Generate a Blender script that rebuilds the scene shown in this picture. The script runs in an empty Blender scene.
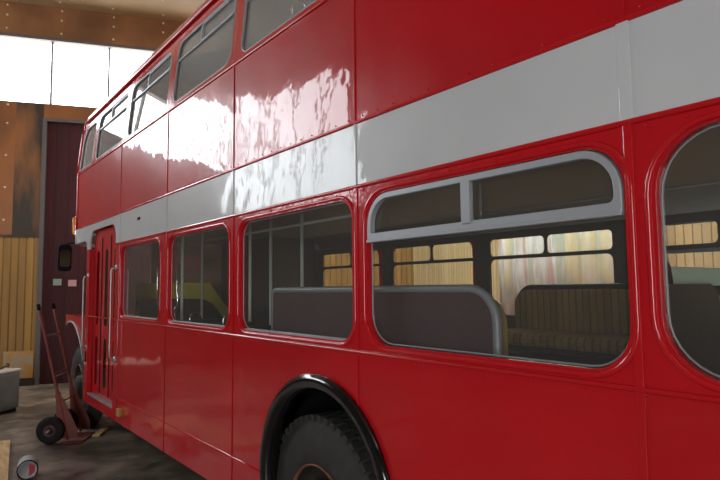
import bpy, bmesh, math, random
from mathutils import Vector, Matrix
from mathutils.geometry import tessellate_polygon
random.seed(4)
SC = bpy.context.scene
COL = SC.collection
PI = math.pi

# ------------------------------------------------------------------ materials
def mat(name, col, rough=.5, metal=0.0, coat=0.0, bump=None, var=None, spec=None, coat_rough=.05):
    m = bpy.data.materials.new(name); m.use_nodes = True
    nt = m.node_tree; b = nt.nodes['Principled BSDF']
    b.inputs['Base Color'].default_value = (*col, 1)
    b.inputs['Roughness'].default_value = rough
    b.inputs['Metallic'].default_value = metal
    b.inputs['Coat Weight'].default_value = coat
    b.inputs['Coat Roughness'].default_value = coat_rough
    if spec is not None: b.inputs['Specular IOR Level'].default_value = spec
    tc = nt.nodes.new('ShaderNodeTexCoord')
    if var:
        scale, c2, lo, hi = var[:4]
        n = nt.nodes.new('ShaderNodeTexNoise'); n.inputs['Scale'].default_value = scale
        n.inputs['Detail'].default_value = 6
        mp = nt.nodes.new('ShaderNodeMapping')
        if len(var) > 4: mp.inputs['Scale'].default_value = var[4]
        r = nt.nodes.new('ShaderNodeValToRGB')
        r.color_ramp.elements[0].position = lo; r.color_ramp.elements[1].position = hi
        r.color_ramp.elements[0].color = (*col, 1); r.color_ramp.elements[1].color = (*c2, 1)
        nt.links.new(tc.outputs['Object'], mp.inputs[0]); nt.links.new(mp.outputs[0], n.inputs['Vector'])
        nt.links.new(n.outputs['Fac'], r.inputs[0]); nt.links.new(r.outputs[0], b.inputs['Base Color'])
    if bump:
        last = None
        for (scale, dist, sc3) in bump:
            n = nt.nodes.new('ShaderNodeTexNoise'); n.inputs['Scale'].default_value = scale
            n.inputs['Detail'].default_value = 1.5
            mp = nt.nodes.new('ShaderNodeMapping'); mp.inputs['Scale'].default_value = sc3
            bp = nt.nodes.new('ShaderNodeBump'); bp.inputs['Distance'].default_value = dist
            bp.inputs['Strength'].default_value = 1
            nt.links.new(tc.outputs['Object'], mp.inputs[0]); nt.links.new(mp.outputs[0], n.inputs['Vector'])
            nt.links.new(n.outputs['Fac'], bp.inputs['Height'])
            if last: nt.links.new(last.outputs[0], bp.inputs['Normal'])
            last = bp
        nt.links.new(last.outputs[0], b.inputs['Normal'])
        if coat: nt.links.new(last.outputs[0], b.inputs['Coat Normal'])
    return m

def boards(name, c1, c2, width, axis, rough=.6, groove=.006, streak=(.25, 1.0), edge=.08, rowvar=.25):
    """vertical boards / corrugation; axis = object-space vector across the boards"""
    m = bpy.data.materials.new(name); m.use_nodes = True
    nt = m.node_tree; N = nt.nodes.new; L = nt.links.new; b = nt.nodes['Principled BSDF']
    b.inputs['Roughness'].default_value = rough
    tc = N('ShaderNodeTexCoord')
    dt = N('ShaderNodeVectorMath'); dt.operation = 'DOT_PRODUCT'; dt.inputs[1].default_value = axis
    L(tc.outputs['Object'], dt.inputs[0])
    dv = N('ShaderNodeMath'); dv.operation = 'DIVIDE'; dv.inputs[1].default_value = width; L(dt.outputs['Value'], dv.inputs[0])
    fl = N('ShaderNodeMath'); fl.operation = 'FLOOR'; L(dv.outputs[0], fl.inputs[0])
    fr = N('ShaderNodeMath'); fr.operation = 'FRACT'; L(dv.outputs[0], fr.inputs[0])
    pp = N('ShaderNodeMath'); pp.operation = 'PINGPONG'; pp.inputs[1].default_value = .5; L(fr.outputs[0], pp.inputs[0])
    st = N('ShaderNodeMapRange'); st.inputs[1].default_value = 0; st.inputs[2].default_value = edge; L(pp.outputs[0], st.inputs[0])
    wn = N('ShaderNodeTexWhiteNoise'); wn.noise_dimensions = '1D'; L(fl.outputs[0], wn.inputs['W'])
    mp = N('ShaderNodeMapping'); mp.inputs['Scale'].default_value = (9, 9, .7); L(tc.outputs['Object'], mp.inputs[0])
    ns = N('ShaderNodeTexNoise'); ns.inputs['Scale'].default_value = 1.2; ns.inputs['Detail'].default_value = 5; L(mp.outputs[0], ns.inputs['Vector'])
    mr = N('ShaderNodeMapRange'); mr.inputs[1].default_value = .3; mr.inputs[2].default_value = .75; L(ns.outputs['Fac'], mr.inputs[0])
    mx = N('ShaderNodeMix'); mx.data_type = 'RGBA'; mx.inputs[6].default_value = (*c1, 1); mx.inputs[7].default_value = (*c2, 1); L(mr.outputs[0], mx.inputs[0])
    a = N('ShaderNodeMapRange'); a.inputs[3].default_value = 1 - rowvar; a.inputs[4].default_value = 1 + rowvar * .4; L(wn.outputs['Value'], a.inputs[0])
    e = N('ShaderNodeMapRange'); e.inputs[3].default_value = .35; e.inputs[4].default_value = 1; L(st.outputs[0], e.inputs[0])
    ml = N('ShaderNodeMath'); ml.operation = 'MULTIPLY'; L(a.outputs[0], ml.inputs[0]); L(e.outputs[0], ml.inputs[1])
    vm = N('ShaderNodeVectorMath'); vm.operation = 'SCALE'; L(mx.outputs[2], vm.inputs[0]); L(ml.outputs[0], vm.inputs['Scale'])
    L(vm.outputs[0], b.inputs['Base Color'])
    bp = N('ShaderNodeBump'); bp.inputs['Distance'].default_value = groove; L(st.outputs[0], bp.inputs['Height']); L(bp.outputs[0], b.inputs['Normal'])
    return m

def glass(name, tint=(.78, .8, .8), rough=0.0, ior=1.5, film=None):
    m = bpy.data.materials.new(name); m.use_nodes = True
    nt = m.node_tree; nt.nodes.clear(); N = nt.nodes.new; L = nt.links.new
    o = N('ShaderNodeOutputMaterial'); t = N('ShaderNodeBsdfTransparent'); t.inputs[0].default_value = (*tint, 1)
    g = N('ShaderNodeBsdfGlossy'); g.inputs['Roughness'].default_value = rough
    fz = N('ShaderNodeFresnel'); fz.inputs[0].default_value = ior
    mu = N('ShaderNodeMath'); mu.operation = 'MULTIPLY'; mu.inputs[1].default_value = 1.6; mu.use_clamp = True
    ge = N('ShaderNodeNewGeometry'); fb = N('ShaderNodeMath'); fb.operation = 'SUBTRACT'; fb.inputs[0].default_value = 1.0   # reflect at the outer face only
    L(ge.outputs['Backfacing'], fb.inputs[1]); m3 = N('ShaderNodeMath'); m3.operation = 'MULTIPLY'
    L(fz.outputs[0], m3.inputs[0]); L(fb.outputs[0], m3.inputs[1]); L(m3.outputs[0], mu.inputs[0])
    mx = N('ShaderNodeMixShader'); L(mu.outputs[0], mx.inputs[0]); L(t.outputs[0], mx.inputs[1]); L(g.outputs[0], mx.inputs[2])
    out = mx
    if film:                     # dust on the pane, plus painted haze in place of reflections
        d = N('ShaderNodeBsdfDiffuse'); d.inputs[0].default_value = (.6, .6, .58, 1)
        m2 = N('ShaderNodeMixShader'); m2.inputs[0].default_value = film; L(mx.outputs[0], m2.inputs[1]); L(d.outputs[0], m2.inputs[2]); out = m2
    L(out.outputs[0], o.inputs[0])
    return m

WAVE = [(1.0, .014, (1.0, 1.3, 1.3)), (4.0, .004, (1, 1, 1)), (14, .0007, (1, 1, 1))]
RED = mat('red_gloss_paint', (.55, .009, .015), .3, coat=.75, bump=WAVE, spec=.15, coat_rough=.035, var=(1.3, (.43, .008, .013), .35, .8))
REDT = mat('red_trim_paint', (.53, .009, .015), .25, coat=.7, coat_rough=.04, spec=.15, bump=[(25, .0015, (1, 1, 1))])
WHT = mat('white_gloss_paint', (.60, .61, .62), .3, coat=.6, spec=.15, bump=WAVE, coat_rough=.04, var=(2, (.54, .55, .56), .4, .8))
SILV = mat('satin_aluminium', (.42, .44, .47), .45, .35)
SILV2 = mat('dull_aluminium', (.28, .29, .30), .45, .2)
POLE = mat('white_pole_enamel', (.75, .75, .72), .3)
SILVG = mat('tarnished_chrome', (.45, .45, .44), .4, .8)
CHROME = mat('chrome', (.8, .8, .8), .1, 1.0)
BLACKG = mat('black_gloss', (.006, .006, .007), .12, coat=.5)
BLACK = mat('black_flat', (.008, .008, .009), .8, spec=.15)
RUB = mat('tyre_rubber', (.030, .028, .026), .75, var=(12, (.055, .048, .042), .5, .8), bump=[(60, .002, (1, 1, 1))])
RUBD = mat('black_solid_rubber', (.012, .011, .011), .8, spec=.25)
RIM = mat('rusty_rim', (.30, .13, .06), .6, .4, var=(14, (.12, .05, .03), .4, .7))
HUBD = mat('wheel_disc_dark', (.02, .014, .011), .7)  # near-black disc inside the rim
VINYL = mat('maroon_vinyl', (.065, .026, .030), .42, bump=[(90, .0015, (1, 1, 1))])
DKV = mat('dark_vinyl', (.012, .010, .011), .5, bump=[(90, .0015, (1, 1, 1))])
MOQ = boards('striped_moquette', (.48, .29, .07), (.34, .19, .04), .055, (0, 1, 0), .9, .003, edge=.2, rowvar=.2)
MOQX = boards('striped_moquette_cross', (.16, .085, .02), (.10, .05, .015), .055, (1, 0, 0), .9, .003, edge=.2, rowvar=.2)
INT = mat('saloon_brown_lining', (.085, .062, .048), .5)
INTG = mat('saloon_grey_ceiling', (.40, .36, .31), .5)
CREAM = mat('upper_ceiling_cream', (.55, .54, .50), .6)
OLIVE = mat('mustard_stair_panel', (.62, .50, .04), .45)
PINK = mat('dull_pink_panel', (.42, .22, .16), .5)
GREENP = mat('pale_green_enamel', (.60, .85, .72), .35)
AMBER = mat('amber_lens', (.95, .32, .01), .2, coat=.6)
GLASS = glass('window_glass', (.93, .95, .94), film=.032)
GLASSD = glass('dark_door_glass', (.22, .23, .23), ior=1.35)
GLASSU = glass('upper_window_glass', (.90, .92, .93), film=.26)
DAYGL = glass('daylight_pane', (.95, .96, .96), film=.0)
PLY = mat('varnished_plywood', (.27, .095, .022), .45, var=(1.1, (.12, .045, .014), .42, .72, (1, 1, .5)), bump=[(3, .003, (1, 1, 1))])
PLYB = mat('beam_plywood', (.25, .115, .045), .5, var=(.9, (.10, .045, .018), .40, .75, (1, 1, 1)))
PLYD = mat('stained_plywood', (.035, .022, .012), .6, var=(1.3, (.24, .09, .022), .47, .66, (1.6, 1, .45)))
CEIL = mat('ceiling_plywood', (.30, .20, .10), .6, var=(.6, (.20, .125, .06), .4, .7, (1, 1, 1)))
YEL = boards('yellow_cladding', (.40, .21, .035), (.29, .14, .022), .125, (.94, -.3412, 0), .55, .01, edge=.12, rowvar=.22)
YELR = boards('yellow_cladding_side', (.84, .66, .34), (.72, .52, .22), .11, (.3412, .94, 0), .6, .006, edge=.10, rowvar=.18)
WALLL = boards('brown_cladding', (.085, .055, .035), (.055, .035, .022), .16, (.3412, .94, 0), .7, .01, edge=.08, rowvar=.2)
MAR = boards('maroon_boards', (.055, .005, .008), (.033, .003, .005), .22, (.94, -.3412, 0), .85, .008, edge=.04, rowvar=.15)
GREYF = mat('grey_door_frame', (.10, .085, .085), .6)
SKIRTW = mat('dirty_base_board', (.03, .017, .010), .7)
TRUCK = mat('worn_red_truck_paint', (.20, .045, .032), .6, .1, var=(9, (.11, .035, .025), .45, .75))
WOOD = mat('pale_wood', (.66, .45, .20), .6, var=(3, (.40, .24, .09), .35, .7, (8, 1, 1)))
BOXG = mat('grey_sheet_steel', (.15, .16, .16), .4, .3, var=(3, (.10, .11, .11), .4, .7))
RUST = mat('rusty_iron', (.16, .07, .03), .7, .4)
PAPER = mat('pale_bench_top', (.60, .56, .48), .6)
LABR = mat('red_tin_label', (.40, .03, .04), .4)
STK1 = mat('green_grey_sticker', (.22, .28, .22), .5)
STK2 = mat('pinkish_sticker', (.50, .26, .26), .5)
MIRR = mat('mirror_glass', (.75, .8, .72), .05, 1.0)

def floor_mat():
    m = bpy.data.materials.new('oily_concrete'); m.use_nodes = True
    nt = m.node_tree; N = nt.nodes.new; L = nt.links.new; b = nt.nodes['Principled BSDF']
    tc = N('ShaderNodeTexCoord')
    n1 = N('ShaderNodeTexNoise'); n1.inputs['Scale'].default_value = 1.1; n1.inputs['Detail'].default_value = 9; n1.inputs['Roughness'].default_value = .65
    n2 = N('ShaderNodeTexNoise'); n2.inputs['Scale'].default_value = 6; n2.inputs['Detail'].default_value = 8
    L(tc.outputs['Object'], n1.inputs['Vector']); L(tc.outputs['Object'], n2.inputs['Vector'])
    r = N('ShaderNodeValToRGB'); el = r.color_ramp.elements
    el[0].position = .33; el[0].color = (.055, .042, .030, 1); el[1].position = .72; el[1].color = (.36, .28, .20, 1)
    e = el.new(.52); e.color = (.17, .13, .095, 1)
    mx = N('ShaderNodeMath'); mx.operation = 'MULTIPLY_ADD'; mx.inputs[1].default_value = .35; 
    sub = N('ShaderNodeMath'); sub.operation = 'SUBTRACT'; sub.inputs[1].default_value = .5; L(n2.outputs['Fac'], sub.inputs[0])
    L(sub.outputs[0], mx.inputs[0]); L(n1.outputs['Fac'], mx.inputs[2]); L(mx.outputs[0], r.inputs[0]); L(r.outputs[0], b.inputs['Base Color'])
    rr = N('ShaderNodeMapRange'); rr.inputs[1].default_value = .35; rr.inputs[2].default_value = .65; rr.inputs[3].default_value = .28; rr.inputs[4].default_value = .7
    L(n1.outputs['Fac'], rr.inputs[0]); L(rr.outputs[0], b.inputs['Roughness'])
    bp = N('ShaderNodeBump'); bp.inputs['Distance'].default_value = .01; L(n2.outputs['Fac'], bp.inputs['Height']); L(bp.outputs[0], b.inputs['Normal'])
    return m
FLOORM = floor_mat()

# ------------------------------------------------------------------ builder
class MB:
    def __init__(s): s.v = []; s.f = []; s.sm = []
    def add(s, vs, fs, smooth=False):
        o = len(s.v); s.v += [tuple(v) for v in vs]
        for f in fs: s.f.append([i + o for i in f]); s.sm.append(smooth)
        return s
    def box(s, x0, x1, y0, y1, z0, z1, M=None):
        vs = [Vector((x, y, z)) for x in (x0, x1) for y in (y0, y1) for z in (z0, z1)]
        if M: vs = [M @ v for v in vs]
        return s.add(vs, [(0,1,3,2),(4,6,7,5),(0,4,5,1),(2,3,7,6),(0,2,6,4),(1,5,7,3)])
    def tube(s, pts, r, n=10, closed=False, flat=None):
        pts = [Vector(p) for p in pts]; m = len(pts); rings = []
        up = None
        for i, p in enumerate(pts):
            if closed: t = pts[(i+1) % m] - pts[i-1]
            else: t = pts[min(i+1, m-1)] - pts[max(i-1, 0)]
            t.normalize()
            if up is None: up = Vector((0,0,1)) if abs(t.z) < .9 else Vector((1,0,0))
            a = (up - t * up.dot(t))
            if a.length < 1e-4: a = Vector((1,0,0)).cross(t)
            a.normalize(); b = t.cross(a); up = a
            rr = r[i] if isinstance(r, (list, tuple)) else r
            rings.append([p + (a * math.cos(2*PI*k/n) + b * math.sin(2*PI*k/n)) * rr for k in range(n)])
        vs = [v for ring in rings for v in ring]; fs = []
        for i in range(m if closed else m-1):
            j = (i+1) % m
            for k in range(n): fs.append((i*n+k, i*n+(k+1)%n, j*n+(k+1)%n, j*n+k))
        s.add(vs, fs, True)
        if not closed: s.add(rings[0], [list(range(n))[::-1]]); s.add(rings[-1], [list(range(n))])
        return s
    def prism(s, loops, a0, a1, mp):
        """loops: outline + holes as 2D lists; mp(u, v, a) -> world; extruded from a0 to a1"""
        tri = tessellate_polygon([[Vector((u, v, 0)) for u, v in l] for l in loops])
        flat = [p for l in loops for p in l]; n = len(flat)
        vs = [mp(u, v, a0) for u, v in flat] + [mp(u, v, a1) for u, v in flat]
        fs = [tuple(t) for t in tri] + [tuple(i + n for i in t)[::-1] for t in tri]
        o = 0
        for l in loops:
            k = len(l)
            for i in range(k): a = o+i; b = o+(i+1) % k; fs.append((a, b, b+n, a+n))
            o += k
        return s.add(vs, fs)
    def lathe(s, prof, c, axis, n=32, smooth=True):
        """prof: list of (r, h) ; axis unit vector from c"""
        ax = Vector(axis).normalized(); a = ax.orthogonal().normalized(); b = ax.cross(a); c = Vector(c)
        vs = []; fs = []
        for r, h in prof:
            for k in range(n): vs.append(c + ax*h + (a*math.cos(2*PI*k/n) + b*math.sin(2*PI*k/n)) * r)
        for i in range(len(prof)-1):
            for k in range(n): fs.append((i*n+k, i*n+(k+1)%n, (i+1)*n+(k+1)%n, (i+1)*n+k))
        return s.add(vs, fs, smooth)
    def grid(s, rows, smooth=True, closed=False):
        m = len(rows[0]); vs = [v for r in rows for v in r]; fs = []
        for i in range(len(rows)-1):
            for k in range(m if closed else m-1):
                fs.append((i*m+k, i*m+(k+1)%m, (i+1)*m+(k+1)%m, (i+1)*m+k))
        return s.add(vs, fs, smooth)
    def build(s, name, m, parent=None, bevel=0, solid=0, label=None, merge=True):
        o0 = Vector((0,0,0))
        q = parent
        while q is not None: o0 += q.location; q = q.parent
        me = bpy.data.meshes.new(name)
        me.from_pydata([Vector(v) - o0 for v in s.v], [], s.f)
        for i, p in enumerate(me.polygons): p.use_smooth = s.sm[i]
        bm = bmesh.new(); bm.from_mesh(me)
        if merge: bmesh.ops.remove_doubles(bm, verts=bm.verts, dist=1e-5)
        bmesh.ops.recalc_face_normals(bm, faces=bm.faces)
        bm.to_mesh(me); bm.free()
        me.materials.append(m)
        o = bpy.data.objects.new(name, me); COL.objects.link(o)
        if parent: o.parent = parent
        if solid:
            d = o.modifiers.new('s', 'SOLIDIFY'); d.thickness = solid; d.offset = 0
        if bevel:
            d = o.modifiers.new('b', 'BEVEL'); d.width = bevel; d.segments = 2; d.limit_method = 'ANGLE'; d.angle_limit = .6
        if label: o['label'] = label
        return o

def root(name, loc, label, cat, group=None):
    o = bpy.data.objects.new(name, None); COL.objects.link(o); o.location = loc; o.empty_display_size = .1
    o['label'] = label; o['category'] = cat
    if group: o['group'] = group
    return o
def tag(o, label, cat, group=None):
    o['label'] = label; o['category'] = cat
    if group: o['group'] = group
    return o
def struct(o): o['kind'] = 'structure'; return o
def centre(o):
    """move a one-mesh thing's origin to its base"""
    me = o.data; xs = [v.co for v in me.vertices]
    c = Vector((sum(v.x for v in xs)/len(xs), sum(v.y for v in xs)/len(xs), min(v.z for v in xs)))
    me.transform(Matrix.Translation(-c)); o.location = o.location + c
    return o

def rrect(y0, y1, z0, z1, r, n=7):
    """rounded rectangle, r may be 4 radii (y0z0, y1z0, y1z1, y0z1)"""
    rs = r if isinstance(r, (tuple, list)) else (r,)*4
    out = []
    for (cy, cz, a, q) in ((y0, z0, PI, rs[0]), (y1, z0, 1.5*PI, rs[1]), (y1, z1, 0, rs[2]), (y0, z1, .5*PI, rs[3])):
        sy = 1 if cy == y0 else -1; sz = 1 if cz == z0 else -1
        if q < 1e-4: out.append((cy, cz)); continue
        for k in range(n+1):
            t = a + k/n * PI/2
            out.append((cy + sy*q + q*math.cos(t), cz + sz*q + q*math.sin(t)))
    return out

# ------------------------------------------------------------------ garage shell (walls stand at 20 degrees to the bus)
P0 = Vector((1.591, 12.159, 0)); EX = Vector((.94, -.3412, 0)).normalized(); EY = Vector((.3412, .94, 0)).normalized()
def G(u, v, z): return P0 + EX*u + EY*v + Vector((0, 0, z))
def gbox(u0, u1, v0, v1, z0, z1, name, m, kind=True):
    mb = MB(); vs = [G(u, v, z) for u in (u0, u1) for v in (v0, v1) for z in (z0, z1)]
    mb.add(vs, [(0,1,3,2),(4,6,7,5),(0,4,5,1),(2,3,7,6),(0,2,6,4),(1,5,7,3)])
    o = mb.build(name, m)
    if kind: struct(o)
    return o
def gpart(u0, u1, v0, v1, z0, z1, name, m, parent):
    mb = MB(); vs = [G(u, v, z) for u in (u0, u1) for v in (v0, v1) for z in (z0, z1)]
    mb.add(vs, [(0,1,3,2),(4,6,7,5),(0,4,5,1),(2,3,7,6),(0,2,6,4),(1,5,7,3)])
    return mb.build(name, m, parent)
UL, UR, VB = -5.2, 7.7, -17.5        # left wall, right wall, rear wall
WZ0, WZ1, HC = 5.22, 6.47, 7.12
DU0, DU1, DZ = .30, 4.2, 4.88        # maroon sliding door
gbox(UL-.3, UR+.3, VB-.3, .3, -.2, 0, 'floor', FLOORM)
SK = (4.6, 7.5, -15.5, -.5)        # added rooflight, out of view, to brighten the wall beyond the bus
gbox(-1.7, SK[0], VB-.3, .3, HC, HC+.2, 'ceiling', CEIL)
gbox(UL-.3, -1.7, VB-.3, .3, HC, HC+.2, 'ceiling_left', WALLL)  # unseen ceiling part, darkened to cut its reflection in the bus
gbox(SK[1], UR+.3, VB-.3, .3, HC, HC+.2, 'ceiling_edge', CEIL)
gbox(SK[0], SK[1], VB-.3, SK[2], HC, HC+.2, 'ceiling_rear', CEIL)
gbox(SK[0], SK[1], SK[3], .3, HC, HC+.2, 'ceiling_front', CEIL)
# back wall: boarding below, ply above, window band, ply beam
gbox(-.72, DU0-.06, 0, .2, 0, 2.72, 'wall_back_lower', YEL)
gbox(UL, -.72, 0, .2, 0, 2.72, 'wall_back_far_lower', WALLL)  # unseen boards, darkened to cut reflections in the bus side
gbox(UL, -1.68, 0, .2, 2.72, 4.8, 'wall_back_boarding', WALLL)  # darkened in the same way, out of view
gbox(-.72, -.22, 0, .2, 2.72, WZ0, 'wall_back_upper', PLY)
gbox(-1.68, -.72, 0, .2, 2.72, WZ0, 'wall_back_dark', WALLL)  # out of view, darkened against reflections
gbox(-.22, DU0-.06, 0, .2, 2.72, WZ0, 'wall_back_stained', PLYD)
gbox(DU0-.06, DU1, 0, .2, DZ+.05, WZ0, 'wall_back_lintel', PLY)
gbox(DU1, UR, 0, .2, 0, WZ0, 'wall_back_side', YEL)
gbox(UL, UR, -.02, .2, WZ1, HC, 'wall_back_beam', PLYB)
gbox(UL, DU0-.06, -.03, 0, 0, .13, 'baseboard_back', SKIRTW)
gbox(UL, DU0-.06, -.02, 0, 2.69, 2.73, 'trim_1', PLYD)
gbox(UL, UR, -.05, .02, WZ1-.03, WZ1+.03, 'trim_2', GREYF)
# sliding door
dr = struct(gbox(DU0, DU1, .05, .13, .0, DZ, 'door_1', MAR))
fr = gbox(DU0-.07, DU0, -.02, .2, 0, DZ+.06, 'trim_3', GREYF)
gbox(DU0-.07, DU1, -.03, .2, DZ, DZ+.06, 'trim_4', GREYF)
# stickers on the door
for u, z, m, lab in ((.545, 1.86, STK1, 'small greenish square sticker on the maroon door'), (.80, 1.84, STK2, 'small pinkish square sticker on the maroon door')):
    q = centre(gbox(u-.07, u+.07, .035, .049, z-.06, z+.06, 'door_sticker', m, False)); tag(q, lab, 'sticker')
# window band panes and mullions
mu = -.67 - 6
wn = 1
ed = [UL] + [-.67 + k*1.005 for k in range(-6, 9)] + [UR]
for a, b in zip(ed[:-1], ed[1:]):
    zb = 4.8 if b < -1.5 else WZ0  # unseen panes made taller to enlarge the glare on the bus
    mb = MB(); vs = [G(u, .1, z) for u, z in ((a+.015, zb), (b-.015, zb), (b-.015, WZ1), (a+.015, WZ1))]
    mb.add(vs, [(0,1,2,3)]); struct(mb.build('window_%d' % wn, DAYGL)); wn += 1
    if b < UR: gbox(b-.015, b+.015, .05, .15, zb, WZ1, 'trim_%d' % (3+wn), GREYF)
# nail heads on beam and ceiling
for i, k in enumerate(range(-9, 10)):
    pass
MB().add([G(u, v, HC+.1) for u, v in ((SK[0], SK[2]), (SK[1], SK[2]), (SK[1], SK[3]), (SK[0], SK[3]))], [(0,1,2,3)]).build('window_50', DAYGL)['kind'] = 'structure'  # pane of the added rooflight
# other walls
LZ0 = 3.7  # unseen left windows, placed and sized for the glare on the bus
gbox(UL-.2, UL, VB, 0, 0, LZ0, 'wall_left', WALLL)
gbox(UL-.2, UL, VB, -3.8, LZ0, HC, 'wall_left_upper', WALLL)
gbox(UL-.2, UL, -3.8, 0, 6.75, HC, 'wall_left_beam', PLYB)
for k in range(4):
    a, b = -3.8 + k*.95, -2.85 + k*.95
    mb = MB(); mb.add([G(UL-.1, v, z) for v, z in ((a+.02, LZ0), (b-.02, LZ0), (b-.02, 6.75), (a+.02, 6.75))], [(0,1,2,3)])
    struct(mb.build('window_%d' % wn, DAYGL)); wn += 1
    gbox(UL-.15, UL-.05, b-.02, b+.02, LZ0, 6.75, 'trim_%d' % (20+wn), GREYF)
gbox(UR, UR+.2, VB, 0, 0, HC, 'wall_right', YELR)
# rear wall with an unseen doorway added behind the camera as fill light
gbox(UL, -3.6, VB-.2, VB, 0, HC, 'wall_rear_left', WALLL)
gbox(.4, UR, VB-.2, VB, 0, HC, 'wall_rear_right', WALLL)
gbox(-3.6, .4, VB-.2, VB, 3.6, HC, 'wall_rear_lintel', WALLL)

# ------------------------------------------------------------------ the bus
XS, XF = 1.6467, 4.08            # near and far side planes
XC = (XS + XF) / 2
ZLEAN = 3.19
YR = -.46                        # rear end
def lean(z): return 0 if z < ZLEAN else .10 * (z-ZLEAN)
def near(y, z, a): return (XS + lean(z) + a, y, z)     # a = depth into the bus
def far(y, z, a): return (XF - lean(z) - a, y, z)
bus = root('double_decker_bus', (XC, 4.2, 0), 'red double-decker bus with a white band between its decks, parked indoors', 'bus')
ZS, ZR, ZW, ZB, ZT, ZU, ZG = .402, .6375, 1.403, 2.1755, 2.4856, 3.195, 3.86
SEAM = [YR, .845, 2.169, 3.503, 4.77, 6.15]
AY, AZ, AR = 2.50, .672, .588
FY, FZ, FR = 8.12, .50, .60
def bottom(y, z0, cy, cz, R):
    return max(z0, cz + math.sqrt(max(0, R*R - (y-cy)**2))) if abs(y-cy) < R else z0
def arched(y0, y1, z0, z1, cy, cz, R):
    """outline with an arch cut out of its foot"""
    ys = [y0 + (y1-y0)*k/48 for k in range(49)]
    pts = []
    for k, y in enumerate(ys):
        pts.append((y, bottom(y, z0, cy, cz, R)))
        if k < 48:
            for e in (cy-R, cy+R):
                if y < e < ys[k+1]:
                    lo, hi = (z0, max(z0, cz)) if e == cy-R else (max(z0, cz), z0)
                    pts += [(e, lo), (e, hi)]
    pts = [p for i, p in enumerate(pts) if i == 0 or p != pts[i-1]]
    return pts + [(y1, z1), (y0, z1)]
g = .0015; T = .018
spans = {0: (-.36, .775), 1: (.865, 2.09), 2: (2.205, 3.405), 3: (3.575, 4.712), 4: (4.925, 6.075)}
uspans = {0: (-.36, .78), 1: (.93, 2.12), 2: (2.26, 3.43), 3: (3.575, 4.70), 4: (4.845, 6.0), 5: (6.12, 7.31)}
WZL, WZH = 1.445, 2.125
def rim(mb, mp, y0, y1, z0, z1, r, rad, a):
    mb.tube([mp(y, z, a) for y, z in rrect(y0, y1, z0, z1, r, 8)], rad, 8, closed=True)

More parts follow.
